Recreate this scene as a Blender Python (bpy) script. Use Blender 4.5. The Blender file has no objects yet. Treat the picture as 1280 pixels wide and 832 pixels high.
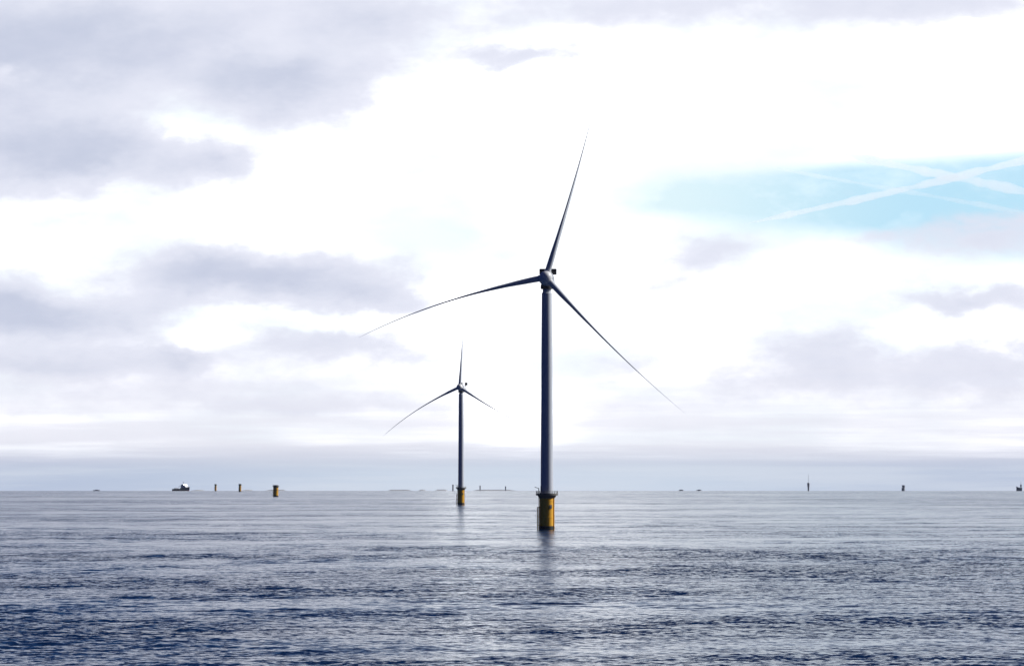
import bpy, bmesh, math, random
import numpy as np
from mathutils import Vector, Matrix

random.seed(7)
rng = np.random.default_rng(11)
scene = bpy.context.scene
COL = scene.collection
R = math.radians
F = 5160.0            # focal length in photograph pixels (1280 wide)
EYE = 20.0            # camera height over the sea
RE = 7.4e6            # effective earth radius (with refraction)

# ------------------------------------------------------------------ camera
cam_d = bpy.data.cameras.new('camera')
cam_d.sensor_width = 36.0
cam_d.lens = 36.0 * F / 1280.0
cam_d.clip_start = 1.0
cam_d.clip_end = 600000.0
cam = bpy.data.objects.new('camera', cam_d)
cam.location = (0, 0, EYE)
cam.rotation_euler = (R(90) + math.atan(185.0 / F), 0, 0)
COL.objects.link(cam)
scene.camera = cam

# ------------------------------------------------------------------ exposure
vs = scene.view_settings
vs.view_transform = 'Standard'
vs.look = 'None'
vs.exposure = 0.0
vs.gamma = 1.0
vs.use_curve_mapping = False
scene.cycles.max_bounces = 10
scene.cycles.transparent_max_bounces = 16
scene.cycles.volume_bounces = 8

# ------------------------------------------------------------------ sun
SUN_AZ = 77.0         # degrees to the right of straight ahead
SUN_EL = 33.0
sd = Vector((math.sin(R(SUN_AZ)) * math.cos(R(SUN_EL)), math.cos(R(SUN_AZ)) * math.cos(R(SUN_EL)), math.sin(R(SUN_EL))))
sl = bpy.data.lights.new('sun', 'SUN')
sl.energy = 5.0
sl.angle = R(3.0)
sl.color = (1.0, 0.985, 0.965)
sun = bpy.data.objects.new('sun', sl)
sun.rotation_euler = (-sd).to_track_quat('-Z', 'Y').to_euler()
COL.objects.link(sun)

# ------------------------------------------------------------------ node helper
class NT:
    def __init__(self, tree):
        self.t = tree
    def put(self, sock, v):
        if v is None:
            return
        if isinstance(v, bpy.types.NodeSocket):
            self.t.links.new(v, sock)
        else:
            sock.default_value = v
    def m(self, op, a, b=None, c=None, clamp=False):
        n = self.t.nodes.new('ShaderNodeMath'); n.operation = op; n.use_clamp = clamp
        for i, v in enumerate((a, b, c)):
            self.put(n.inputs[i], v)
        return n.outputs[0]
    def v(self, op, a, b=None, c=None, s=None):
        n = self.t.nodes.new('ShaderNodeVectorMath'); n.operation = op
        for i, x in enumerate((a, b, c)):
            if x is not None:
                self.put(n.inputs[i], x)
        if s is not None:
            self.put(n.inputs['Scale'], s)
        return n.outputs['Value'] if op in ('DOT_PRODUCT', 'LENGTH') else n.outputs[0]
    def xyz(self, x, y, z):
        n = self.t.nodes.new('ShaderNodeCombineXYZ')
        for i, q in enumerate((x, y, z)):
            self.put(n.inputs[i], q)
        return n.outputs[0]
    def sep(self, v):
        n = self.t.nodes.new('ShaderNodeSeparateXYZ'); self.put(n.inputs[0], v)
        return n.outputs
    def noise(self, vec, scale, detail=5.0, rough=0.55, lac=2.0, dist=0.0):
        n = self.t.nodes.new('ShaderNodeTexNoise')
        self.put(n.inputs['Vector'], vec); n.inputs['Scale'].default_value = scale
        n.inputs['Detail'].default_value = detail; n.inputs['Roughness'].default_value = rough
        n.inputs['Lacunarity'].default_value = lac; n.inputs['Distortion'].default_value = dist
        return n.outputs[0], n.outputs[1]
    def ss(self, x, lo, hi, a=0.0, b=1.0):
        n = self.t.nodes.new('ShaderNodeMapRange'); n.interpolation_type = 'SMOOTHSTEP'
        self.put(n.inputs[0], x)
        if lo > hi:
            lo, hi, a, b = hi, lo, b, a
        for i, q in enumerate((lo, hi, a, b)):
            n.inputs[i + 1].default_value = q
        return n.outputs[0]
    def mix(self, f, a, b, mode='MIX'):
        n = self.t.nodes.new('ShaderNodeMix'); n.data_type = 'RGBA'; n.blend_type = mode
        n.clamp_result = False
        self.put(n.inputs[0], f)
        for s, q in ((n.inputs[6], a), (n.inputs[7], b)):
            if isinstance(q, tuple) and len(q) == 3:
                q = q + (1.0,)
            self.put(s, q)
        return n.outputs[2]

# ------------------------------------------------------------------ world: clear sky behind broken cloud
world = bpy.data.worlds.new('World')
scene.world = world
world.use_nodes = True
wt = world.node_tree
wt.nodes.clear()
W = NT(wt)
tc = wt.nodes.new('ShaderNodeTexCoord')
D = W.v('NORMALIZE', tc.outputs['Generated'])
dx, dy, dz = W.sep(D)
sky = wt.nodes.new('ShaderNodeTexSky')
sky.sky_type = 'NISHITA'
sky.sun_disc = False
sky.sun_elevation = R(SUN_EL)
sky.sun_rotation = R(SUN_AZ)
sky.dust_density = 1.0
clear = W.mix(1.0, sky.outputs[0], (0.72, 1.0, 1.12), 'MULTIPLY')

# angular coordinates of a direction: tangent of azimuth and elevation, in units of 1/F
ys = W.m('MAXIMUM', dy, 0.05)
sx = W.m('MULTIPLY_ADD', W.m('DIVIDE', dx, ys), F, 640.0)
sy = W.m('MULTIPLY_ADD', W.m('DIVIDE', dz, ys), -F, 601.0)
P = W.xyz(sx, sy, 0.0)
# warped copy gives the blobs ragged cloud edges
_, wc = W.noise(W.v('MULTIPLY', P, (0.0085, 0.016, 0.0)), 1.0, 5.0, 0.6)
warp = W.v('MULTIPLY', W.v('SUBTRACT', wc, (0.5, 0.5, 0.5)), (150.0, 70.0, 0.0))
Pw = W.v('ADD', P, warp)

def blobs(lst, coord):
    acc = None
    for cx, cy, rx, ry, w in lst:
        q = W.v('MULTIPLY_ADD', coord, (1 / rx, 1 / ry, 0.0), (-cx / rx, -cy / ry, 0.0))
        g = W.m('POWER', 0.36788, W.v('DOT_PRODUCT', q, q))
        acc = W.m('MULTIPLY', g, w) if acc is None else W.m('MULTIPLY_ADD', g, w, acc)
    return acc

cloud_lst = [
    (150, 40, 330, 75, 1.0), (-40, 120, 200, 110, 0.8), (110, 195, 170, 42, 1.0), (360, 105, 110, 48, 0.9),
    (255, 205, 40, 28, 0.45), (450, 16, 80, 34, 0.4), (8, 92, 24, 12, -0.6), (235, 158, 60, 18, -0.35), (350, 398, 150, 9, -0.45), (255, 425, 40, 14, -0.4), (335, 52, 60, 22, -0.35),
    (850, 2, 330, 42, 0.62), (1190, 2, 160, 28, 0.5), (655, 70, 85, 13, 0.7),
    (240, 345, 115, 34, 0.95), (385, 345, 120, 34, 0.95), (480, 372, 85, 24, 0.6),
    (0, 375, 70, 36, 0.9), (80, 398, 150, 30, 1.0), (70, 452, 170, 20, 0.9), (215, 448, 45, 18, 0.6),
    (410, 428, 120, 28, 0.75), (560, 440, 45, 16, 0.35),
    (880, 322, 75, 26, 0.6), (780, 350, 50, 14, 0.3), (1245, 294, 100, 24, 0.7), (1110, 298, 60, 14, 0.35), (1215, 374, 120, 18, 0.8),
    (1030, 440, 110, 34, 0.52), (1110, 470, 150, 30, 0.46), (1250, 443, 80, 28, 0.6), (780, 455, 75, 24, 0.36), (950, 478, 80, 20, 0.3),
    (1070, 462, 270, 48, 0.08), (1260, 490, 110, 28, 0.35), (640, 330, 40, 18, 0.2), (150, 495, 330, 26, 0.42), (420, 510, 200, 16, 0.3), (900, 380, 90, 20, 0.22),
    (820, 500, 200, 14, 0.25), (300, 470, 200, 22, 0.15),
]
dens = blobs(cloud_lst, Pw)
fb, _ = W.noise(W.v('MULTIPLY', P, (0.011, 0.021, 0.0)), 1.0, 7.0, 0.6)
fb2, _ = W.noise(W.v('MULTIPLY', P, (0.0045, 0.012, 0.0)), 1.0, 4.0, 0.5)
dn = W.m('MULTIPLY_ADD', W.m('SUBTRACT', fb, 0.5), 0.85, dens)
mask = W.ss(dn, 0.04, 0.66)
thick = W.ss(dn, 0.52, 1.5)

# overexposed bright veil, a little uneven
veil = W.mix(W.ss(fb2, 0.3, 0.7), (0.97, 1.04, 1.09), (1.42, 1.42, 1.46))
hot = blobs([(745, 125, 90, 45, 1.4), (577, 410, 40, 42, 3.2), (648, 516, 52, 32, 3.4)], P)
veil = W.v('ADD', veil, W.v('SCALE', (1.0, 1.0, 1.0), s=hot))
# blue opening on the right: sharp upper edge, ragged lower edge
edge = W.m('MULTIPLY_ADD', sx, -0.062, 262.0)
eu = W.m('SUBTRACT', W.m('MULTIPLY_ADD', W.m('SUBTRACT', fb2, 0.5), 10.0, sy), edge)
hole = W.m('MULTIPLY', W.ss(eu, -7.0, 20.0), W.ss(W.m('MULTIPLY_ADD', W.m('SUBTRACT', fb, 0.5), 60.0, W.m('MULTIPLY_ADD', sx, -0.05, sy)), 214.0, 282.0, 1.0, 0.0))
hole = W.m('MULTIPLY', hole, W.ss(W.m('MULTIPLY_ADD', W.m('SUBTRACT', fb2, 0.5), 150.0, sx), 650.0, 940.0))
cy_lst = [(80, 283, 150, 16, 0.5), (570, 290, 40, 12, 0.35), (620, 600, 1, 1, 0.0), (1080, 350, 160, 26, 0.3), (850, 245, 130, 22, 0.4), (1150, 262, 180, 26, 0.45), (1130, 430, 70, 12, 0.3), (300, 395, 110, 8, 0.35)]
cyan = blobs(cy_lst, Pw)
hole = W.m('MULTIPLY', hole, W.ss(fb, 0.2, 0.75, 0.7, 1.0))
hole = W.m('MINIMUM', W.m('ADD', hole, W.m('MULTIPLY', cyan, W.m('MULTIPLY', fb, 1.6))), 1.0)
skyblue = W.mix(0.85, W.v('SCALE', clear, s=0.12), W.mix(W.ss(sx, 780.0, 1180.0), (0.84, 1.0, 1.06), (0.53, 0.82, 1.02)))
c0 = W.mix(hole, veil, skyblue)
cl = W.mix(thick, (0.78, 0.80, 0.92), (0.53, 0.575, 0.73))
c1 = W.mix(W.m('MULTIPLY', mask, 0.92), c0, cl)
fst, _ = W.noise(W.v('MULTIPLY', P, (0.0022, 0.045, 0.0)), 1.0, 5.0, 0.6)
# distant bank lying on the horizon
yb = W.m('MULTIPLY_ADD', W.m('SUBTRACT', fst, 0.5), 26.0, W.m('MULTIPLY_ADD', W.m('SUBTRACT', fb2, 0.5), 8.0, sy))
h1 = W.ss(yb, 405.0, 560.0)
c2 = W.mix(W.m('MULTIPLY', W.m('MULTIPLY', h1, W.ss(fst, 0.30, 0.60, 0.45, 1.0)), 0.88), c1, (0.84, 0.84, 0.93))
h2 = W.ss(yb, 552.0, 581.0)
bankx = W.ss(W.m('ABSOLUTE', W.m('SUBTRACT', sx, 660.0)), 60.0, 620.0)
bank = W.mix(bankx, (0.62, 0.71, 0.84), (0.48, 0.56, 0.73))
bank = W.mix(W.ss(fst, 0.36, 0.66, 0.0, 0.55), bank, (0.74, 0.79, 0.88))
bank = W.mix(W.ss(yb, 566.0, 592.0), W.mix(0.55, bank, (0.62, 0.62, 0.74)), bank)
c3 = W.mix(W.m('MULTIPLY', h2, 0.95), c2, bank)

# the rest of the dome: unseen dark cloud added to keep near sides dark
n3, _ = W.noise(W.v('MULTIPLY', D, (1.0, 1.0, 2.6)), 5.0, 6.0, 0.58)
added_dark = W.mix(W.ss(n3, 0.35, 0.68), (0.002, 0.007, 0.055), (0.012, 0.024, 0.115))
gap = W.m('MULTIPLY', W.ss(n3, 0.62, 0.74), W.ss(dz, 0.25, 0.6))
added_dark = W.mix(W.m('MULTIPLY', gap, 0.5), added_dark, W.v('SCALE', clear, s=0.05))
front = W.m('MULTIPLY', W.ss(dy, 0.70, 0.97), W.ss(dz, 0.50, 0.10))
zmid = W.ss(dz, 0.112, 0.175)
# unseen sky higher up: bright middle, dark sides, added to tone the sea
added_glow = W.ss(W.m('ABSOLUTE', W.m('SUBTRACT', sx, 820.0)), 700.0, 20.0, 0.0, 1.0)
c3 = W.mix(zmid, c3, W.mix(W.m('MULTIPLY', W.ss(n3, 0.2, 0.6), added_glow), (0.035, 0.13, 0.33), (0.76, 0.89, 1.09)))
c4 = W.mix(front, added_dark, c3)
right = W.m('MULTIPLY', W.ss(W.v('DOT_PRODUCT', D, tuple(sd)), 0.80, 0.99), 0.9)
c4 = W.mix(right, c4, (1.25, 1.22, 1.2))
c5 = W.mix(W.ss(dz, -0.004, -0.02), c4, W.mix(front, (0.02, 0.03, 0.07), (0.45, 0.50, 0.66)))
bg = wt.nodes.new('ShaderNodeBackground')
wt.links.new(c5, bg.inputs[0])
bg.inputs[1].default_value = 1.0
wo = wt.nodes.new('ShaderNodeOutputWorld')
wt.links.new(bg.outputs[0], wo.inputs[0])
world.cycles.sampling_method = 'MANUAL'
world.cycles.sample_map_resolution = 2048

# ------------------------------------------------------------------ materials
def mat(name):
    m = bpy.data.materials.new(name); m.use_nodes = True
    return m, NT(m.node_tree), m.node_tree.nodes['Principled BSDF']

def paint(name, c, rough=0.45, var=0.12, scale=0.6, metal=0.0, streak=True, dark=None):
    m, N, b = mat(name)
    g = m.node_tree.nodes.new('ShaderNodeTexCoord').outputs['Object']
    f, _ = N.noise(N.v('MULTIPLY', g, (1.0, 1.0, 0.25 if streak else 1.0)), scale, 6.0, 0.6)
    lo = tuple(x * (1 - var) for x in c)
    hi = tuple(min(1, x * (1 + var * 0.6)) for x in c)
    col = N.mix(N.ss(f, 0.3, 0.7), lo, hi)
    if dark:
        f2, _ = N.noise(N.v('MULTIPLY', g, (1.6, 1.6, 0.12)), scale * 2.2, 5.0, 0.6)
        col = N.mix(N.m('MULTIPLY', N.ss(f2, 0.58, 0.75), 0.6), col, dark)
    m.node_tree.links.new(col, b.inputs['Base Color'])
    b.inputs['Roughness'].default_value = rough
    b.inputs['Metallic'].default_value = metal
    return m

M_TOWER = paint('tower_paint', (0.50, 0.53, 0.58), 0.4, 0.05, 0.08)
M_BLADE = paint('blade_gelcoat', (0.50, 0.53, 0.58), 0.35, 0.04, 0.1)
M_HUB = paint('hub_paint', (0.64, 0.65, 0.66), 0.35, 0.05, 0.4)
M_COOL = paint('cooler_dark', (0.035, 0.037, 0.042), 0.6, 0.2, 1.0)
M_YEL = paint('yellow_paint', (0.86, 0.43, 0.015), 0.45, 0.1, 0.4, dark=(0.50, 0.22, 0.02))
M_STEEL = paint('grating_steel', (0.10, 0.095, 0.085), 0.6, 0.2, 0.8)
M_GROW = paint('marine_growth', (0.030, 0.032, 0.022), 0.75, 0.4, 1.2, streak=False)
M_NAVY = paint('navy_hull', (0.02, 0.024, 0.12), 0.4, 0.15, 0.1)
M_RED = paint('red_boot', (0.30, 0.03, 0.03), 0.5, 0.15, 0.1)
M_WHITE = paint('white_paint', (0.86, 0.86, 0.86), 0.4, 0.05, 0.1)
M_GREY = paint('grey_paint', (0.30, 0.31, 0.34), 0.5, 0.12, 0.1)
M_DECK = paint('deck_brown', (0.16, 0.08, 0.06), 0.6, 0.2, 0.2, streak=False)
M_GLASS = paint('wheelhouse_glass', (0.02, 0.025, 0.03), 0.1, 0.1, 0.4)
M_SHORE = paint('shore_dune', (0.30, 0.31, 0.33), 0.9, 0.2, 0.004, streak=False)

# ------------------------------------------------------------------ mesh helpers
def drop(x, y):
    return -(x * x + y * y) / (2 * RE)

def at(px, d):
    """point on the sea at pixel column px of the photograph, d metres ahead"""
    x = (px - 640.0) / F * d
    return Vector((x, d, drop(x, d)))

def obj(name, bm, m, parent=None, smooth=True, auto=35):
    me = bpy.data.meshes.new(name)
    bmesh.ops.recalc_face_normals(bm, faces=bm.faces[:])
    if smooth:
        for f in bm.faces:
            f.smooth = True
        for e in bm.edges:
            if len(e.link_faces) == 2 and e.calc_face_angle(0) > R(auto):
                e.smooth = False
    bm.to_mesh(me); bm.free()
    me.materials.append(m)
    o = bpy.data.objects.new(name, me)
    COL.objects.link(o)
    if parent is not None:
        o.parent = parent
    return o

def thing(name, label, cat, loc, group=None):
    o = bpy.data.objects.new(name, None)
    COL.objects.link(o)
    o.empty_display_size = 2.0
    o.location = loc
    o['label'] = label; o['category'] = cat
    if group:
        o['group'] = group
    return o

def lathe(bm, prof, n=48, mtx=None):
    """prof: list of (radius, z) about the Z axis"""
    mtx = mtx or Matrix()
    rings = []
    for r, z in prof:
        if r < 1e-4:
            rings.append([bm.verts.new(mtx @ Vector((0, 0, z)))])
        else:
            rings.append([bm.verts.new(mtx @ Vector((r * math.cos(2 * math.pi * k / n), r * math.sin(2 * math.pi * k / n), z))) for k in range(n)])
    for a, b in zip(rings, rings[1:]):
        for k in range(n):
            k2 = (k + 1) % n
            if len(a) == 1 and len(b) > 1:
                bm.faces.new((a[0], b[k], b[k2]))
            elif len(b) == 1 and len(a) > 1:
                bm.faces.new((a[k], a[k2], b[0]))
            elif len(a) > 1:
                bm.faces.new((a[k], a[k2], b[k2], b[k]))
    for ring in (rings[0], rings[-1]):
        if len(ring) > 1:
            bm.faces.new(ring)

def tube(bm, a, b, r, n=10, r2=None):
    a = Vector(a); b = Vector(b)
    q = (b - a).to_track_quat('Z', 'Y').to_matrix().to_4x4()
    lathe(bm, [(r, 0), (r2 if r2 is not None else r, (b - a).length)], n, Matrix.Translation(a) @ q)

def ring(bm, rad, z, r, n=40, m=8):
    vs_ = []
    for k in range(n):
        a = 2 * math.pi * k / n
        vs_.append([bm.verts.new(((rad + r * math.cos(2 * math.pi * j / m)) * math.cos(a), (rad + r * math.cos(2 * math.pi * j / m)) * math.sin(a), z + r * math.sin(2 * math.pi * j / m))) for j in range(m)])
    for k in range(n):
        for j in range(m):
            bm.faces.new((vs_[k][j], vs_[(k + 1) % n][j], vs_[(k + 1) % n][(j + 1) % m], vs_[k][(j + 1) % m]))

def box(bm, c, s, bev=0.0, mtx=None):
    t = bmesh.new()
    bmesh.ops.create_cube(t, size=1.0)
    for v in t.verts:
        v.co = Vector((v.co.x * s[0], v.co.y * s[1], v.co.z * s[2])) + Vector(c)
    if bev:
        bmesh.ops.bevel(t, geom=t.edges[:], offset=bev, segments=3, affect='EDGES', profile=0.5)
    if mtx is not None:
        t.transform(mtx)
    me = bpy.data.meshes.new('tmp'); t.to_mesh(me); t.free()
    bm.from_mesh(me); bpy.data.meshes.remove(me)

def prism(bm, pts, z0, z1):
    """closed outline pts (x, y) from z0 to z1"""
    lo = [bm.verts.new((x, y, z0)) for x, y in pts]
    hi = [bm.verts.new((x, y, z1)) for x, y in pts]
    n = len(pts)
    for k in range(n):
        bm.faces.new((lo[k], lo[(k + 1) % n], hi[(k + 1) % n], hi[k]))
    bm.faces.new(lo); bm.faces.new(hi)

# ------------------------------------------------------------------ the sea: one curved sheet, resolved finely where the lens can see waves
# cat's paws: places where a gust roughens the water
GUSTS = [(-62, 640, 38, 80, 0.9), (-48, 500, 30, 45, 0.8), (52, 590, 34, 60, 0.7), (95, 1130, 70, 110, 0.8), (-150, 1560, 110, 160, 0.8), (38, 470, 20, 25, 0.5),
         (-300, 3300, 260, 420, 0.7), (10, 1500, 60, 200, -0.5), (45, 800, 40, 70, -0.4), (120, 2500, 160, 500, -0.5)]
def build_sea():
    az = [-math.pi]
    dense0, dense1, nd = R(-8.6), R(8.6), 900
    coarse = list(np.linspace(-math.pi, R(-14), 34)) + list(np.linspace(R(-13.5), dense0, 30)[:-1])
    azs = np.array(coarse + list(np.linspace(dense0, dense1, nd)) + [-a for a in reversed(coarse)][:-1])
    d = [0.6, 4, 12, 30, 60, 100, 150, 200, 250, 300, 340, 365, 380.0]
    while d[-1] < 24000:
        q = d[-1]
        d.append(q + min(max(0.24 * (q / 450.0) ** 2, 0.26), 160.0))
    ds = np.array(d)
    nr, nc = len(ds), len(azs)
    A, Dm = np.meshgrid(azs, ds)
    X = Dm * np.sin(A); Y = Dm * np.cos(A)
    step_r = np.gradient(ds)[:, None]
    step_c = np.abs(np.gradient(azs))[None, :] * Dm
    res = np.maximum(step_r * 1.0, step_c)
    # patches of livelier and calmer water
    def lumps(sc, n, seed):
        g = np.random.default_rng(seed)
        s = np.zeros_like(X)
        for _ in range(n):
            a = g.uniform(0, 2 * math.pi); k = 2 * math.pi / (sc * g.uniform(0.6, 1.6))
            s += np.sin(X * k * math.cos(a) + Y * k * math.sin(a) + g.uniform(0, 6.283))
        return s / math.sqrt(n)
    q_ = 0.55 * lumps(170.0, 7, 3) + 0.6 * lumps(48.0, 8, 4) + 0.4 * lumps(18.0, 8, 5)
    for gx, gy, gw, gd, ga in GUSTS:
        q_ = q_ + ga * np.exp(-((X - gx) / gw) ** 2 - ((Y - gy) / gd) ** 2)
    patch = 0.52 + 0.64 * np.clip(q_, -0.4, 2.0)
    Z = np.zeros_like(X)
    nw = 74
    lam = np.exp(np.linspace(math.log(1.5), math.log(32.0), nw))
    for i, L in enumerate(lam):
        th = R(82.0) + rng.normal(0, R(48.0 if L < 10 else 30.0))
        k = 2 * math.pi / L
        slope = 0.0165 * (0.9 if L < 4 else 0.95 if L < 9 else 0.95 * (9.0 / L) ** 1.3)
        amp = slope / k * rng.uniform(0.6, 1.4)
        ph = k * (X * math.cos(th) + Y * math.sin(th)) + rng.uniform(0, 6.283)
        # slow wandering of the phase breaks up endless straight crests
        ph += 0.9 * np.sin(X * 0.9 / L + i) + 0.9 * np.sin(Y * 0.5 / L + 2 * i)
        fade = np.clip((L / res - 2.0) / 3.0, 0, 1)
        if fade.max() <= 0:
            continue
        s = np.sin(ph)
        Z += amp * fade * (s + 0.28 * np.cos(2 * ph))
    Z *= patch
    Z += -(X * X + Y * Y) / (2 * RE)
    co = np.stack([X, Y, Z], -1).reshape(-1, 3).astype(np.float32)
    i = np.arange(nr - 1)[:, None] * nc
    j = np.arange(nc)[None, :]
    j2 = (j + 1) % nc
    quads = np.stack([i + j, i + j2, i + nc + j2, i + nc + j], -1).reshape(-1, 4)[:, ::-1]
    me = bpy.data.meshes.new('sea')
    nq = len(quads)
    me.vertices.add(len(co)); me.vertices.foreach_set('co', co.ravel())
    me.loops.add(nq * 4); me.loops.foreach_set('vertex_index', quads.ravel().astype(np.int32))
    me.polygons.add(nq)
    me.polygons.foreach_set('loop_start', np.arange(0, nq * 4, 4, dtype=np.int32))
    me.polygons.foreach_set('use_smooth', np.ones(nq, dtype=bool))
    me.update(calc_edges=True)
    o = bpy.data.objects.new('sea', me)
    o['kind'] = 'structure'
    COL.objects.link(o)
    m, N, b = mat('sea_water')
    g = m.node_tree.nodes.new('ShaderNodeNewGeometry')
    pos = g.outputs['Position']
    _, ca = N.noise(N.v('MULTIPLY', pos, (0.75, 1.0, 0.0)), 1.3, 2.0, 0.5)
    _, cb = N.noise(N.v('MULTIPLY', pos, (0.6, 1.0, 0.0)), 0.22, 4.0, 0.6)
    pa, _ = N.noise(N.v('MULTIPLY', pos, (0.7, 1.0, 0.0)), 0.0085, 5.0, 0.58)
    pb, _ = N.noise(N.v('MULTIPLY', pos, (0.6, 1.0, 0.0)), 0.0016, 4.0, 0.55)
    wind = N.m('MULTIPLY', N.ss(pa, 0.35, 0.66, 0.28, 1.5), N.ss(pb, 0.36, 0.64, 0.5, 1.4))
    va = N.v('MULTIPLY', N.v('SUBTRACT', ca, (0.5, 0.53, 0.5)), (0.38, 0.80, 0.0))
    vb = N.v('MULTIPLY', N.v('SUBTRACT', cb, (0.5, 0.52, 0.5)), (0.22, 0.56, 0.0))
    gust = 1.0
    px_, py_, _z = N.sep(pos)
    for gx, gy, gw, gd, ga in GUSTS:
        q = N.v('MULTIPLY_ADD', N.xyz(px_, py_, 0.0), (1 / gw, 1 / gd, 0.0), (-gx / gw, -gy / gd, 0.0))
        gust = N.m('MULTIPLY_ADD', N.m('POWER', 0.36788, N.v('DOT_PRODUCT', q, q)), ga * 0.5, gust)
    wind = N.m('MULTIPLY', wind, gust)
    _, cc = N.noise(N.v('MULTIPLY', pos, (0.7, 1.0, 0.0)), 0.07, 4.0, 0.6)
    far = N.ss(N.v('LENGTH', pos), 450.0, 1900.0, 0.0, 1.0)
    vc = N.v('SCALE', N.v('MULTIPLY', N.v('SUBTRACT', cc, (0.5, 0.5, 0.5)), (0.18, 0.56, 0.0)), s=far)
    va = N.v('SCALE', va, s=N.m('MULTIPLY_ADD', far, -0.75, 1.75))
    vb = N.v('SCALE', vb, s=N.m('MULTIPLY_ADD', far, -0.35, 1.35))
    sl_ = N.v('SCALE', N.v('ADD', N.v('ADD', va, vb), vc), s=wind)
    nn = N.v('NORMALIZE', N.v('ADD', g.outputs['Normal'], sl_))
    m.node_tree.links.new(nn, b.inputs['Normal'])
    b.inputs['Base Color'].default_value = (0.002, 0.018, 0.066, 1)
    b.inputs['Roughness'].default_value = 0.16
    b.inputs['IOR'].default_value = 1.333
    me.materials.append(m)
    return o
build_sea()

# ------------------------------------------------------------------ foundation parts shared by turbines and bare piles
def foundation(root, z_deck=15.0, rad=3.3, landing=200.0, deck_r=4.9, tower_stub=True):
    bm = bmesh.new()
    lathe(bm, [(rad, 1.6), (rad, 5.0), (rad + 0.07, 5.05), (rad + 0.07, 5.35), (rad, 5.4), (rad, z_deck - 3.2), (rad + 0.06, z_deck - 3.15), (rad + 0.06, z_deck - 2.9), (rad, z_deck - 2.85), (rad, z_deck - 0.76)], 56)
    tp = obj('transition_piece', bm, M_YEL, root)
    bm = bmesh.new()
    lathe(bm, [(rad + 0.04, -6.0), (rad + 0.05, 0.3), (rad + 0.09, 0.9), (rad + 0.03, 1.598)], 56)
    obj('waterline_band', bm, M_GROW, root)
    # deck with brackets
    bm = bmesh.new()
    lathe(bm, [(deck_r - 0.25, z_deck - 0.75), (deck_r, z_deck - 0.70), (deck_r, z_deck), (0.5, z_deck + 0.01)], 24)
    dk = obj('work_platform', bm, M_STEEL, root, auto=20)
    bm = bmesh.new()
    lathe(bm, [(rad + 0.02, z_deck - 1.9), (rad + 0.12, z_deck - 1.9), (deck_r - 0.7, z_deck - 0.752), (rad + 0.02, z_deck - 0.752)], 40)
    obj('support_skirt', bm, M_STEEL, dk)
    bm = bmesh.new()
    for k in range(24):
        a = 2 * math.pi * k / 24
        u = Vector((math.cos(a), math.sin(a), 0)) * (deck_r - 0.1)
        tube(bm, u + Vector((0, 0, z_deck - 0.02)), u + Vector((0, 0, z_deck + 1.15)), 0.07, 6)
    for h in (0.15, 0.6, 1.12):
        ring(bm, deck_r - 0.1, z_deck + h, 0.07, 24, 6)
    obj('railing', bm, M_STEEL, dk)
    # boat landing: two fender tubes, ladder between
    a = R(landing)
    u = Vector((math.cos(a), math.sin(a), 0)); w = Vector((-u.y, u.x, 0))
    bm = bmesh.new()
    for s in (-0.85, 0.85):
        p = u * (rad + 0.75) + w * s
        tube(bm, p + Vector((0, 0, -3)), p + Vector((0, 0, 9.5)), 0.2, 12)
        for z in (1.8, 5.2, 9.2):
            tube(bm, p + Vector((0, 0, z)), u * (rad - 0.3) + w * s * 0.9 + Vector((0, 0, z + 0.3)), 0.14, 8)
    bl = obj('boat_landing', bm, M_YEL, root)
    bm = bmesh.new()
    for s in (-0.28, 0.28):
        p = u * (rad + 0.42) + w * s
        tube(bm, p + Vector((0, 0, -1)), p + Vector((0, 0, z_deck - 0.4)), 0.06, 8)
    for q in range(46):
        z = -0.8 + q * 0.33
        if z < z_deck - 0.6:
            tube(bm, u * (rad + 0.42) - w * 0.28 + Vector((0, 0, z)), u * (rad + 0.42) + w * 0.28 + Vector((0, 0, z)), 0.03, 6)
    obj('ladder', bm, M_YEL, bl)
    # cable riser on the other side and a small rest platform
    b_ = R(-28)
    u2 = Vector((math.cos(b_), math.sin(b_), 0))
    bm = bmesh.new()
    tube(bm, u2 * (rad + 0.22) + Vector((0, 0, -3)), u2 * (rad + 0.22) + Vector((0, 0, z_deck - 0.4)), 0.16, 10)
    obj('cable_riser', bm, M_YEL, root)
    c_ = R(-62)
    u3 = Vector((math.cos(c_), math.sin(c_), 0))
    bm = bmesh.new()
    q = Matrix.Rotation(c_, 4, 'Z')
    box(bm, (rad + 0.14, 0, 9.6), (0.26, 1.1, 1.5), 0.05, q)
    obj('junction_box', bm, M_STEEL, root, auto=40)
    # davit crane
    bm = bmesh.new()
    e = R(150)
    p = Vector((math.cos(e), math.sin(e), 0)) * (deck_r - 0.7)
    tube(bm, p + Vector((0, 0, z_deck)), p + Vector((0, 0, z_deck + 2.3)), 0.17, 10)
    tube(bm, p + Vector((0, 0, z_deck + 2.2)), p + Vector((-1.7, -0.6, z_deck + 2.75)), 0.12, 8)
    obj('davit_crane', bm, M_STEEL, dk)
    return tp

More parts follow.
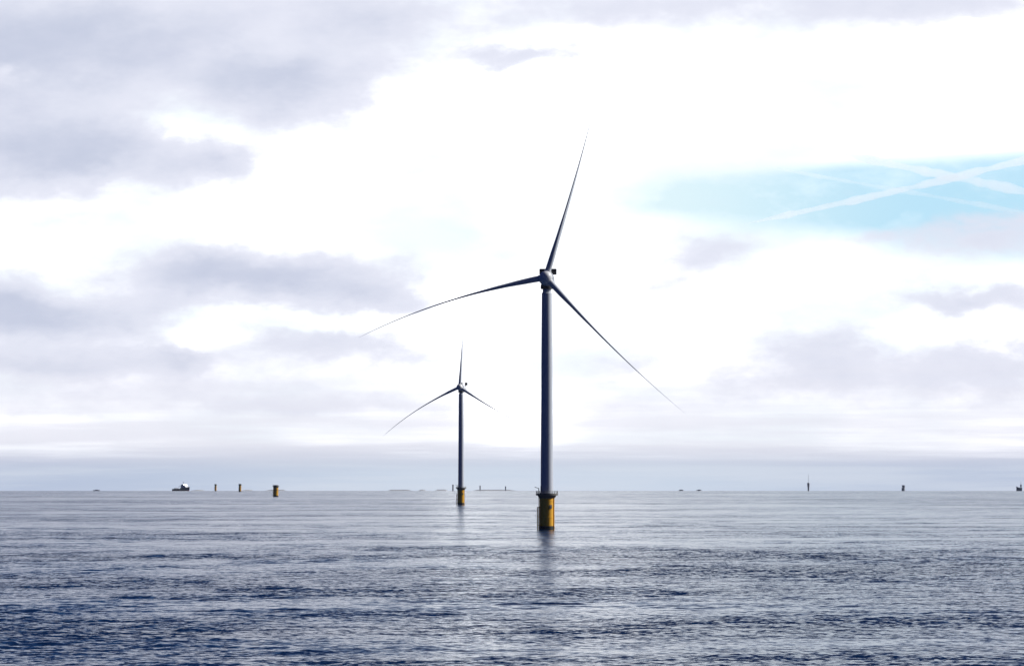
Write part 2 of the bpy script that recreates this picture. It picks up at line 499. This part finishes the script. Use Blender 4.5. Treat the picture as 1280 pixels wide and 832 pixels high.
# ------------------------------------------------------------------ blades: feathered, so the lens sees their thickness
L_BLADE = 81.5
def lerp_tab(tab, x):
    for (a, va), (b, vb) in zip(tab, tab[1:]):
        if x <= b:
            t = (x - a) / (b - a); t = t * t * (3 - 2 * t) * 0.4 + t * 0.6
            return va + (vb - va) * t
    return tab[-1][1]
THK = [(0, 2.5), (4, 2.5), (10, 2.6), (20, 1.95), (30, 1.25), (40, 0.9), (50, 0.62), (60, 0.40), (70, 0.24), (78, 0.13), (81.5, 0.04)]
CHD = [(0, 2.5), (4, 2.5), (10, 3.6), (17, 4.6), (25, 4.3), (40, 3.1), (55, 2.2), (70, 1.4), (78, 0.85), (81.5, 0.2)]
def blade_mesh(theta, bend, pitch):
    """rotor lies in the XZ plane, hub at the origin, the wind comes along +Y; theta seen from -Y"""
    bm = bmesh.new()
    er = Vector((math.cos(theta), 0, math.sin(theta)))
    et = Vector((-math.sin(theta), 0, math.cos(theta)))
    ey = Vector((0, 1, 0))
    n = 22
    prev = None
    NS = 46
    for i in range(NS + 1):
        s = (i / NS)
        r = 1.2 + (L_BLADE - 1.2) * s
        t = lerp_tab(THK, r); c = lerp_tab(CHD, r)
        x = max(0.0, (r - 4.0) / (L_BLADE - 4.0))
        off = bend * (0.75 * x * x + 0.25 * x ** 3)
        tw = pitch + R(9) * (1 - min(1, r / 60.0)) * min(1, max(0, (r - 4) / 12))
        ct = et * math.cos(tw) + ey * math.sin(tw)       # thickness direction
        cc = ey * math.cos(tw) - et * math.sin(tw)       # chord direction
        af = min(1.0, max(0.0, (r - 4.0) / 12.0))
        cur = []
        for k in range(n):
            a = 2 * math.pi * k / n
            ca, sa = math.cos(a), math.sin(a)
            # circle at the root turning into an airfoil with a sharp trailing edge
            xx = 0.5 * ca * c + af * 0.18 * c
            taper = 1 - af * (0.5 + 0.5 * ca) * 0.86
            yy = 0.5 * t * sa * taper * (1 + 0.10 * af)
            p = er * r + et * off + ct * yy + cc * xx
            cur.append(bm.verts.new(p))
        if prev:
            for k in range(n):
                bm.faces.new((prev[k], prev[(k + 1) % n], cur[(k + 1) % n], cur[k]))
        else:
            bm.faces.new(cur)
        prev = cur
    bm.faces.new(prev)
    return bm

def turbine(px, d, label, yaw, blades, hub_h=104.3, landing=200.0):
    root = thing('wind_turbine', label, 'wind turbine', at(px, d), 'three bladed wind turbines standing in the sea')
    foundation(root, 15.0, 3.15, landing, 4.6)
    bm = bmesh.new()
    zt = hub_h - 4.6
    prof = [(2.95, 15.0), (2.95, 15.5), (2.66, 15.55)]
    for z in (40.0, 68.0):
        rr = 2.66 - 0.52 * (z - 15.5) / (zt - 15.5)
        prof += [(rr, z - 0.12), (rr + 0.03, z - 0.1), (rr + 0.03, z + 0.1), (rr - 0.002, z + 0.12)]
    prof += [(2.14, zt - 1.4), (2.1, zt - 1.2), (1.75, zt - 1.0), (1.75, zt + 0.4)]
    lathe(bm, prof, 64)
    tw = obj('tower', bm, M_TOWER, root, auto=40)
    bm = bmesh.new()
    # access door at the foot of the tower
    q = Matrix.Rotation(R(landing), 4, 'Z')
    box(bm, (2.62, 0, 17.0), (0.2, 1.0, 2.3), 0.08, q)
    obj('door', bm, M_COOL, tw)
    # nacelle: axis along -Y in its own frame, turned by yaw, tilted 5 degrees
    mtx = Matrix.Translation((0, 0, hub_h)) @ Matrix.Rotation(-yaw, 4, 'Z') @ Matrix.Rotation(R(-5.0), 4, 'X')
    ax = Matrix.Rotation(R(90), 4, 'X')     # lathe Z -> -Y
    bm = bmesh.new()
    lathe(bm, [(1.2, -11.2), (2.3, -11.0), (2.75, -10.2), (2.9, -8.0), (2.95, 0.2), (2.6, 0.6)], 48, ax @ Matrix.Diagonal((1, 1.06, 1, 1)))
    nc = obj('nacelle', bm, M_HUB, root); nc.matrix_local = mtx
    bm = bmesh.new()
    lathe(bm, [(2.5, 0.65), (3.05, 0.75), (3.15, 1.0), (3.15, 2.6), (3.0, 2.9), (2.4, 3.0)], 48, ax)
    gen = obj('generator', bm, M_TOWER, nc)
    bm = bmesh.new()
    lathe(bm, [(2.0, zt + 0.402), (2.55, zt + 0.5), (2.6, zt + 1.3), (2.5, zt + 2.4)], 40)
    obj('yaw_bearing', bm, M_COOL, root)
    for x in (-2.45, 2.25):
        bm = bmesh.new()
        box(bm, (x, 9.4, 4.4), (2.7 if x < 0 else 2.3, 0.8, 2.5), 0.2)
        box(bm, (x * 0.8, 9.4, 2.6), (0.4, 0.6, 1.6), 0.05)
        obj('cooler', bm, M_COOL, nc)
    bm = bmesh.new()
    tube(bm, (1.6, 8.0, 2.6), (1.6, 8.0, 5.6), 0.07, 8)
    tube(bm, (1.1, 8.0, 5.2), (2.1, 8.0, 5.2), 0.05, 8)
    obj('weather_mast', bm, M_COOL, nc)
    hubm = mtx @ Matrix.Translation((0, -5.6, 0))
    bm = bmesh.new()
    lathe(bm, [(2.3, -2.5), (2.55, -2.2), (2.72, -1.2), (2.72, 0.4), (2.5, 1.5), (2.0, 2.4), (1.2, 3.0), (0.5, 3.22), (0, 3.25)], 48, ax)
    for th, bend, _ in blades:
        er = Vector((math.cos(th), 0, math.sin(th)))
        tube(bm, er * 0.5, er * 3.0, 1.42, 32)
    hb = obj('hub', bm, M_HUB, root, auto=50); hb.matrix_local = hubm
    for th, bend, pitch in blades:
        b = obj('blade', blade_mesh(th, bend, pitch), M_BLADE, root, auto=60)
        b.matrix_local = hubm
    return root

turbine(683.6, 1720.0, 'large near white wind turbine with yellow foundation, the tallest in the picture', R(4.5),
        [(R(73.2), 2.2, R(4)), (R(190.8), 10.0, R(3)), (R(312.2), 4.8, R(-3))])
turbine(576.4, 3691.0, 'smaller wind turbine farther off behind, turned more to the left, on a yellow foundation', R(13),
        [(R(87.0), 3.0, R(2)), (R(204.5), 11.0, R(2)), (R(327.0), 5.5, R(2))], landing=185.0)

# ------------------------------------------------------------------ bare foundations still waiting for turbines
def bare_pile(px, d, label, zscale=1.0, wscale=1.0):
    root = thing('monopile', label, 'foundation', at(px, d), 'yellow foundations without a turbine')
    foundation(root, 15.0, 3.3, 215.0, 4.2)
    bm = bmesh.new()
    lathe(bm, [(2.9, 15.0), (2.9, 16.4), (3.05, 16.45), (3.05, 16.75), (2.6, 16.8)], 40)
    obj('cover_cap', bm, M_STEEL, root)
    root.scale = (wscale, wscale, zscale)
    return root
bare_pile(345.0, 6000.0, 'nearest yellow and black bare foundation on the left, widest of the bare ones', 1.0, 1.12)
bare_pile(300.3, 11000.0, 'middle small dark bare foundation between the wide one and the faint one', 1.25, 1.0)
bare_pile(269.8, 13200.0, 'faintest thinnest bare foundation, close to the right of the ship', 1.35, 0.95)

# ------------------------------------------------------------------ support ship on the left
def hull_loft(bm, secs):
    """secs: list of (x, half beam, keel z, deck z)"""
    rows = []
    for x, hbm, kz, dz_ in secs:
        pts = [(-hbm, dz_), (-hbm * 0.97, (dz_ + kz) * 0.5), (-hbm * 0.7, kz), (hbm * 0.7, kz), (hbm * 0.97, (dz_ + kz) * 0.5), (hbm, dz_)]
        rows.append([bm.verts.new((x, y, z)) for y, z in pts])
    for a, b in zip(rows, rows[1:]):
        for k in range(6):
            bm.faces.new((a[k], a[(k + 1) % 6], b[(k + 1) % 6], b[k]))
    bm.faces.new(rows[0]); bm.faces.new(rows[-1])

def slab(bm, pts, width):
    """side outline pts (x, z) given a width across"""
    a = [bm.verts.new((x, -width / 2, z)) for x, z in pts]
    b = [bm.verts.new((x, width / 2, z)) for x, z in pts]
    n = len(pts)
    for k in range(n):
        bm.faces.new((a[k], a[(k + 1) % n], b[(k + 1) % n], b[k]))
    bm.faces.new(a); bm.faces.new(b)

def ship():
    root = thing('ship', 'dark blue ship with white bridge forward, low stern and mast, far left on the horizon', 'ship', at(226.8, 14500.0))
    root.rotation_euler = (0, 0, R(-42))
    root.scale = (1.3, 1.1, 0.98)
    bm = bmesh.new()
    hull_loft(bm, [(-31, 6.0, 2.8, 7.0), (-28, 7.0, 2.8, 7.0), (-6, 7.3, 2.8, 7.2), (2, 7.3, 2.8, 7.6), (3, 7.3, 2.8, 11.5), (18, 7.0, 2.8, 12.2), (26, 4.4, 2.8, 13.4), (31, 1.2, 3.2, 14.4), (32.5, 0.25, 5.0, 14.8)])
    obj('hull', bm, M_NAVY, root, auto=25)
    bm = bmesh.new()
    hull_loft(bm, [(-30.8, 5.6, -4, 2.79), (-6, 7.2, -4, 2.79), (18, 6.9, -4, 2.79), (26, 4.0, -4, 2.79), (30.5, 0.9, -4, 2.79)])
    obj('waterline_band', bm, M_RED, root)
    bm = bmesh.new()
    slab(bm, [(4, 11.6), (24.5, 11.6), (21.0, 16.6), (4, 16.6)], 12.6)
    slab(bm, [(5, 16.61), (20.2, 16.61), (17.6, 19.8), (5, 19.8)], 12.0)
    sup = obj('superstructure', bm, M_WHITE, root)
    bm = bmesh.new()
    slab(bm, [(6.2, 19.81), (17.2, 19.81), (16.0, 23.0), (6.2, 23.0)], 13.6)
    br = obj('bridge', bm, M_WHITE, root)
    bm = bmesh.new()
    slab(bm, [(6.1, 21.3), (16.85, 21.3), (16.5, 22.3), (6.1, 22.3)], 13.8)
    obj('window', bm, M_GLASS, br)
    bm = bmesh.new()
    box(bm, (4.5, 3.6, 18.5), (3.4, 2.2, 7.5), 0.4)
    obj('funnel', bm, M_GREY, root)
    bm = bmesh.new()
    box(bm, (4.5, -3.6, 18.5), (3.4, 2.2, 7.5), 0.4)
    obj('funnel', bm, M_GREY, root)
    bm = bmesh.new()
    tube(bm, (8, 0, 22.9), (8, 0, 34.0), 0.75, 10, 0.3)
    box(bm, (8, 0, 29.0), (2.2, 5.0, 0.6), 0.1)
    tube(bm, (9, 0, 30.0), (9, 0, 31.2), 1.1, 12)
    obj('mast', bm, M_GREY, root)
    bm = bmesh.new()
    box(bm, (-2.0, 4.5, 9.4), (3.4, 3.4, 4.2), 0.3)
    tube(bm, (-2.0, 4.5, 11.0), (-2.0, 4.5, 19.0), 1.0, 12)
    tube(bm, (-2.0, 4.5, 18.6), (-13.0, 2.5, 14.0), 0.7, 10, 0.4)
    obj('deck_crane', bm, M_GREY, root)
    bm = bmesh.new()
    box(bm, (-15.0, 0, 7.6), (26, 12.4, 0.5), 0.1)
    box(bm, (-22.0, 0, 8.9), (6.0, 7.0, 2.2), 0.2)
    box(bm, (-12.0, -2.0, 8.7), (5.0, 5.0, 1.8), 0.2)
    obj('cargo_deck', bm, M_DECK, root)
    return root
ship()

# ------------------------------------------------------------------ small far craft and marks along the horizon
def far_boat(px, d, label, length=40.0, hull_h=7.0, house=(0.2, 0.3, 9.0), mast=0.0, mat_h=None, face=1.0, mast_x=None):
    root = thing('far_boat', label, 'boat', at(px, d), 'small far boats on the horizon')
    h = length / 2
    bm = bmesh.new()
    hull_loft(bm, [(-h * face, 3.6, -3, hull_h * 0.9), (-h * 0.4 * face, 4.6, -3, hull_h * 0.9), (h * 0.4 * face, 4.4, -3, hull_h), (h * 0.8 * face, 2.6, -3, hull_h * 1.15), (h * face, 0.4, 0, hull_h * 1.3)])
    obj('hull', bm, mat_h or M_GREY, root, auto=25)
    bm = bmesh.new()
    box(bm, (house[0] * h * face, 0, hull_h + house[2] / 2 - 0.2), (house[1] * length, 7.0, house[2]), 0.4)
    hs = obj('wheelhouse', bm, M_GREY, root)
    if mast:
        bm = bmesh.new()
        mx = (house[0] * h * face) if mast_x is None else mast_x
        tube(bm, (mx, 0, hull_h + house[2] - 0.4), (mx, 0, hull_h + house[2] + mast), 0.7, 8, 0.35)
        obj('mast', bm, M_GREY, hs)
    return root
far_boat(121.0, 16000.0, 'tiny low grey boat, leftmost thing on the horizon', 26, 3.4, (0.0, 0.4, 1.4))
far_boat(851.3, 16000.0, 'tiny pale low boat to the right of the large turbine', 18, 3.2, (0.0, 0.6, 1.6))
far_boat(873.5, 16200.0, 'faintest tiny boat with a low cabin, beside the pale low boat', 20, 3.2, (0.1, 0.45, 2))
far_boat(1128.8, 14000.0, 'tiny dark boat seen end on, between the slim mast and the right edge', 11, 12, (0.0, 0.8, 8))
far_boat(1273.5, 14500.0, 'small grey boat with a tall tower aft, at the far right edge', 20, 13, (-0.62, 0.22, 10), 11, None, -1.0)
mm = thing('mast', 'slim tall mast on a dark pile, alone on the right part of the horizon', 'mast', at(1010.3, 14500.0))
bm = bmesh.new()
lathe(bm, [(2.9, -6), (2.9, 6), (3.1, 12), (4.2, 19), (4.2, 27), (3.4, 28), (1.0, 29)], 24)
obj('pile', bm, M_GREY, mm)
bm = bmesh.new()
for s, t in ((-1, -1), (1, -1), (1, 1), (-1, 1)):
    tube(bm, (s * 1.3, t * 1.3, 28), (s * 0.25, t * 0.25, 58), 0.14, 6)
for q in range(9):
    z0 = 28 + q * 3.2; w0 = 1.3 - 1.05 * q / 9.4; w1 = 1.3 - 1.05 * (q + 1) / 9.4
    for (s, t), (s2, t2) in (((-1, -1), (1, -1)), ((1, -1), (1, 1)), ((1, 1), (-1, 1)), ((-1, 1), (-1, -1))):
        tube(bm, (s * w0, t * w0, z0), (s2 * w1, t2 * w1, z0 + 3.2), 0.08, 5)
obj('lattice', bm, M_GREY, mm)

def far_pile(px, d, label, h):
    root = thing('monopile', label, 'foundation', at(px, d), 'far grey foundations behind the turbines')
    bm = bmesh.new()
    lathe(bm, [(2.3, -6), (2.3, h - 3), (3.3, h - 2.6), (3.3, h - 1.6), (2.0, h - 1.5), (2.0, h), (1.0, h + 0.4)], 24)
    obj('pile', bm, M_GREY, root)
far_pile(566.3, 13500.0, 'tiny grey foundation just left of the smaller turbine', 21)
far_pile(600.2, 16000.0, 'tiny faint foundation just right of the smaller turbine', 20)
far_pile(632.0, 16600.0, 'faintest tiny foundation midway between the two turbines', 18)

# low shore showing over the horizon in places
def shore(px0, px1, top_px, d=23500.0, seed=0):
    g = random.Random(seed)
    x0 = (px0 - 640) / F * d; x1 = (px1 - 640) / F * d
    zt = EYE - (top_px - 601.0) / F * d
    n = 26
    bm = bmesh.new()
    prev = None
    for k in range(n + 1):
        t = k / n
        x = x0 + (x1 - x0) * t
        e = min(1.0, min(t, 1 - t) * 5.0)
        h = (zt + 52) * (0.55 + 0.45 * e) * (1 - 0.07 * g.random())
        zz = [-52, -52 + h * 0.8, -52 + h, -52 + h * 0.75, -52]
        yy = [d - 900, d - 500, d, d + 160, d + 300]
        cur = [bm.verts.new((x, y, z)) for y, z in zip(yy, zz)]
        if prev:
            for q in range(4):
                bm.faces.new((prev[q], cur[q], cur[q + 1], prev[q + 1]))
            bm.faces.new((prev[0], prev[4], cur[4], cur[0]))
        else:
            bm.faces.new(cur)
        prev = cur
    bm.faces.new(prev)
    o = obj('coast', bm, M_SHORE, None)
    o['kind'] = 'structure'
for k, (a, b, t) in enumerate(((244, 256, 611.5), (305, 317, 611.5), (333, 360, 611.3), (482, 518, 611.3), (524, 533, 611.2), (543, 561, 611.1), (586, 650, 611.3))):
    shore(a, b, t, seed=k)

# ------------------------------------------------------------------ contrails, high and far
def contrail(p0, p1, w0, w1, alpha, label, d=120000.0, sag=0.0, seed=0):
    g = random.Random(seed)
    a = Vector(((p0[0] - 640) / F * d, d, EYE + (601 - p0[1]) / F * d))
    b = Vector(((p1[0] - 640) / F * d * 0.86, d * 0.86, EYE + (601 - p1[1]) / F * d * 0.86))
    n, m_ = 110, 14
    mid = (a + b) / 2
    bm = bmesh.new()
    prev = None
    ph = [g.uniform(0, 6.28) for _ in range(6)]
    for k in range(n + 1):
        t = k / n
        c = a.lerp(b, t) + Vector((0, 0, sag * 4 * t * (1 - t) * d / F))
        wob = sum(math.sin(t * (9 + 17 * j) + ph[j]) / (1 + j) for j in range(5))
        c.z += wob * 5.0
        rr = (w0 + (w1 - w0) * t) * 0.5 * c.y / F * (1 + 0.20 * sum(math.sin(t * (23 + 31 * j) + ph[5 - j]) / (1 + j) for j in range(4)))
        rr *= min(1, 0.1 + t * 5)
        cur = [bm.verts.new(c + Vector((0, rr * math.cos(6.28318 * q / m_), rr * math.sin(6.28318 * q / m_)))) for q in range(m_)]
        if prev:
            for q in range(m_):
                bm.faces.new((prev[q], prev[(q + 1) % m_], cur[(q + 1) % m_], cur[q]))
        else:
            bm.faces.new(cur)
        prev = cur
    bm.faces.new(prev)
    m, N, bs = mat('contrail_ice')
    nt = m.node_tree
    nt.nodes.remove(bs)
    tr = nt.nodes.new('ShaderNodeBsdfTransparent')
    dfu = nt.nodes.new('ShaderNodeBsdfDiffuse'); dfu.inputs[0].default_value = (0.95, 0.95, 0.95, 1)
    tl = nt.nodes.new('ShaderNodeBsdfTranslucent'); tl.inputs[0].default_value = (0.95, 0.95, 0.95, 1)
    ad = nt.nodes.new('ShaderNodeMixShader'); ad.inputs[0].default_value = 0.5
    nt.links.new(dfu.outputs[0], ad.inputs[1]); nt.links.new(tl.outputs[0], ad.inputs[2])
    # ice crystals inside scatter the light forward
    vo = nt.nodes.new('ShaderNodeVolumeScatter')
    vo.inputs['Color'].default_value = (1, 1, 1, 1); vo.inputs['Anisotropy'].default_value = 0.996
    vo.inputs['Density'].default_value = alpha * 3.0 / (0.5 * (w0 + w1) * d / F)
    nt.links.new(vo.outputs[0], nt.nodes['Material Output'].inputs['Volume'])
    gp = nt.nodes.new('ShaderNodeNewGeometry').outputs['Position']
    f, _ = N.noise(N.v('MULTIPLY', gp, (0.00012, 0.00012, 0.0006)), 1.0, 2.0, 0.5)
    lw = nt.nodes.new('ShaderNodeLayerWeight'); lw.inputs[0].default_value = 0.5
    thin = N.ss(lw.outputs['Facing'], 0.98, 0.35)
    fac = N.m('MULTIPLY', N.m('MULTIPLY', thin, N.ss(f, 0.2, 0.6, 0.55, 1.0)), alpha * 0.03)
    mx = nt.nodes.new('ShaderNodeMixShader')
    nt.links.new(fac, mx.inputs[0]); nt.links.new(tr.outputs[0], mx.inputs[1]); nt.links.new(ad.outputs[0], mx.inputs[2])
    nt.links.new(mx.outputs[0], nt.nodes['Material Output'].inputs[0])
    o = obj('contrail', bm, m, None)
    o['label'] = label; o['category'] = 'contrail'; o['group'] = 'contrails crossing the blue gap'
contrail((1035, 188), (1330, 249), 9.0, 13.0, 1.0, 'broad white contrail sloping down to the right across the blue gap', seed=1)
contrail((925, 281), (1330, 188), 7.0, 11.5, 1.0, 'long white contrail rising to the right, crossing the broad one', seed=2, sag=-2.0)
contrail((915, 200), (1285, 266), 4.0, 7.0, 0.28, 'faint thin contrail running below and along the broad one', seed=3)

# ------------------------------------------------------------------ thin sea air
bm = bmesh.new()
box(bm, (0, 0, 80), (49000, 49000, 290))
hz = bpy.data.materials.new('air'); hz.use_nodes = True
hz.node_tree.nodes.remove(hz.node_tree.nodes['Principled BSDF'])
pv = hz.node_tree.nodes.new('ShaderNodeVolumePrincipled')
pv.inputs['Color'].default_value = (0.75, 0.86, 1.0, 1)
pv.inputs['Density'].default_value = 6e-6
hz.node_tree.links.new(pv.outputs[0], hz.node_tree.nodes['Material Output'].inputs['Volume'])
air = obj('haze', bm, hz, None, smooth=False)
air['kind'] = 'stuff'
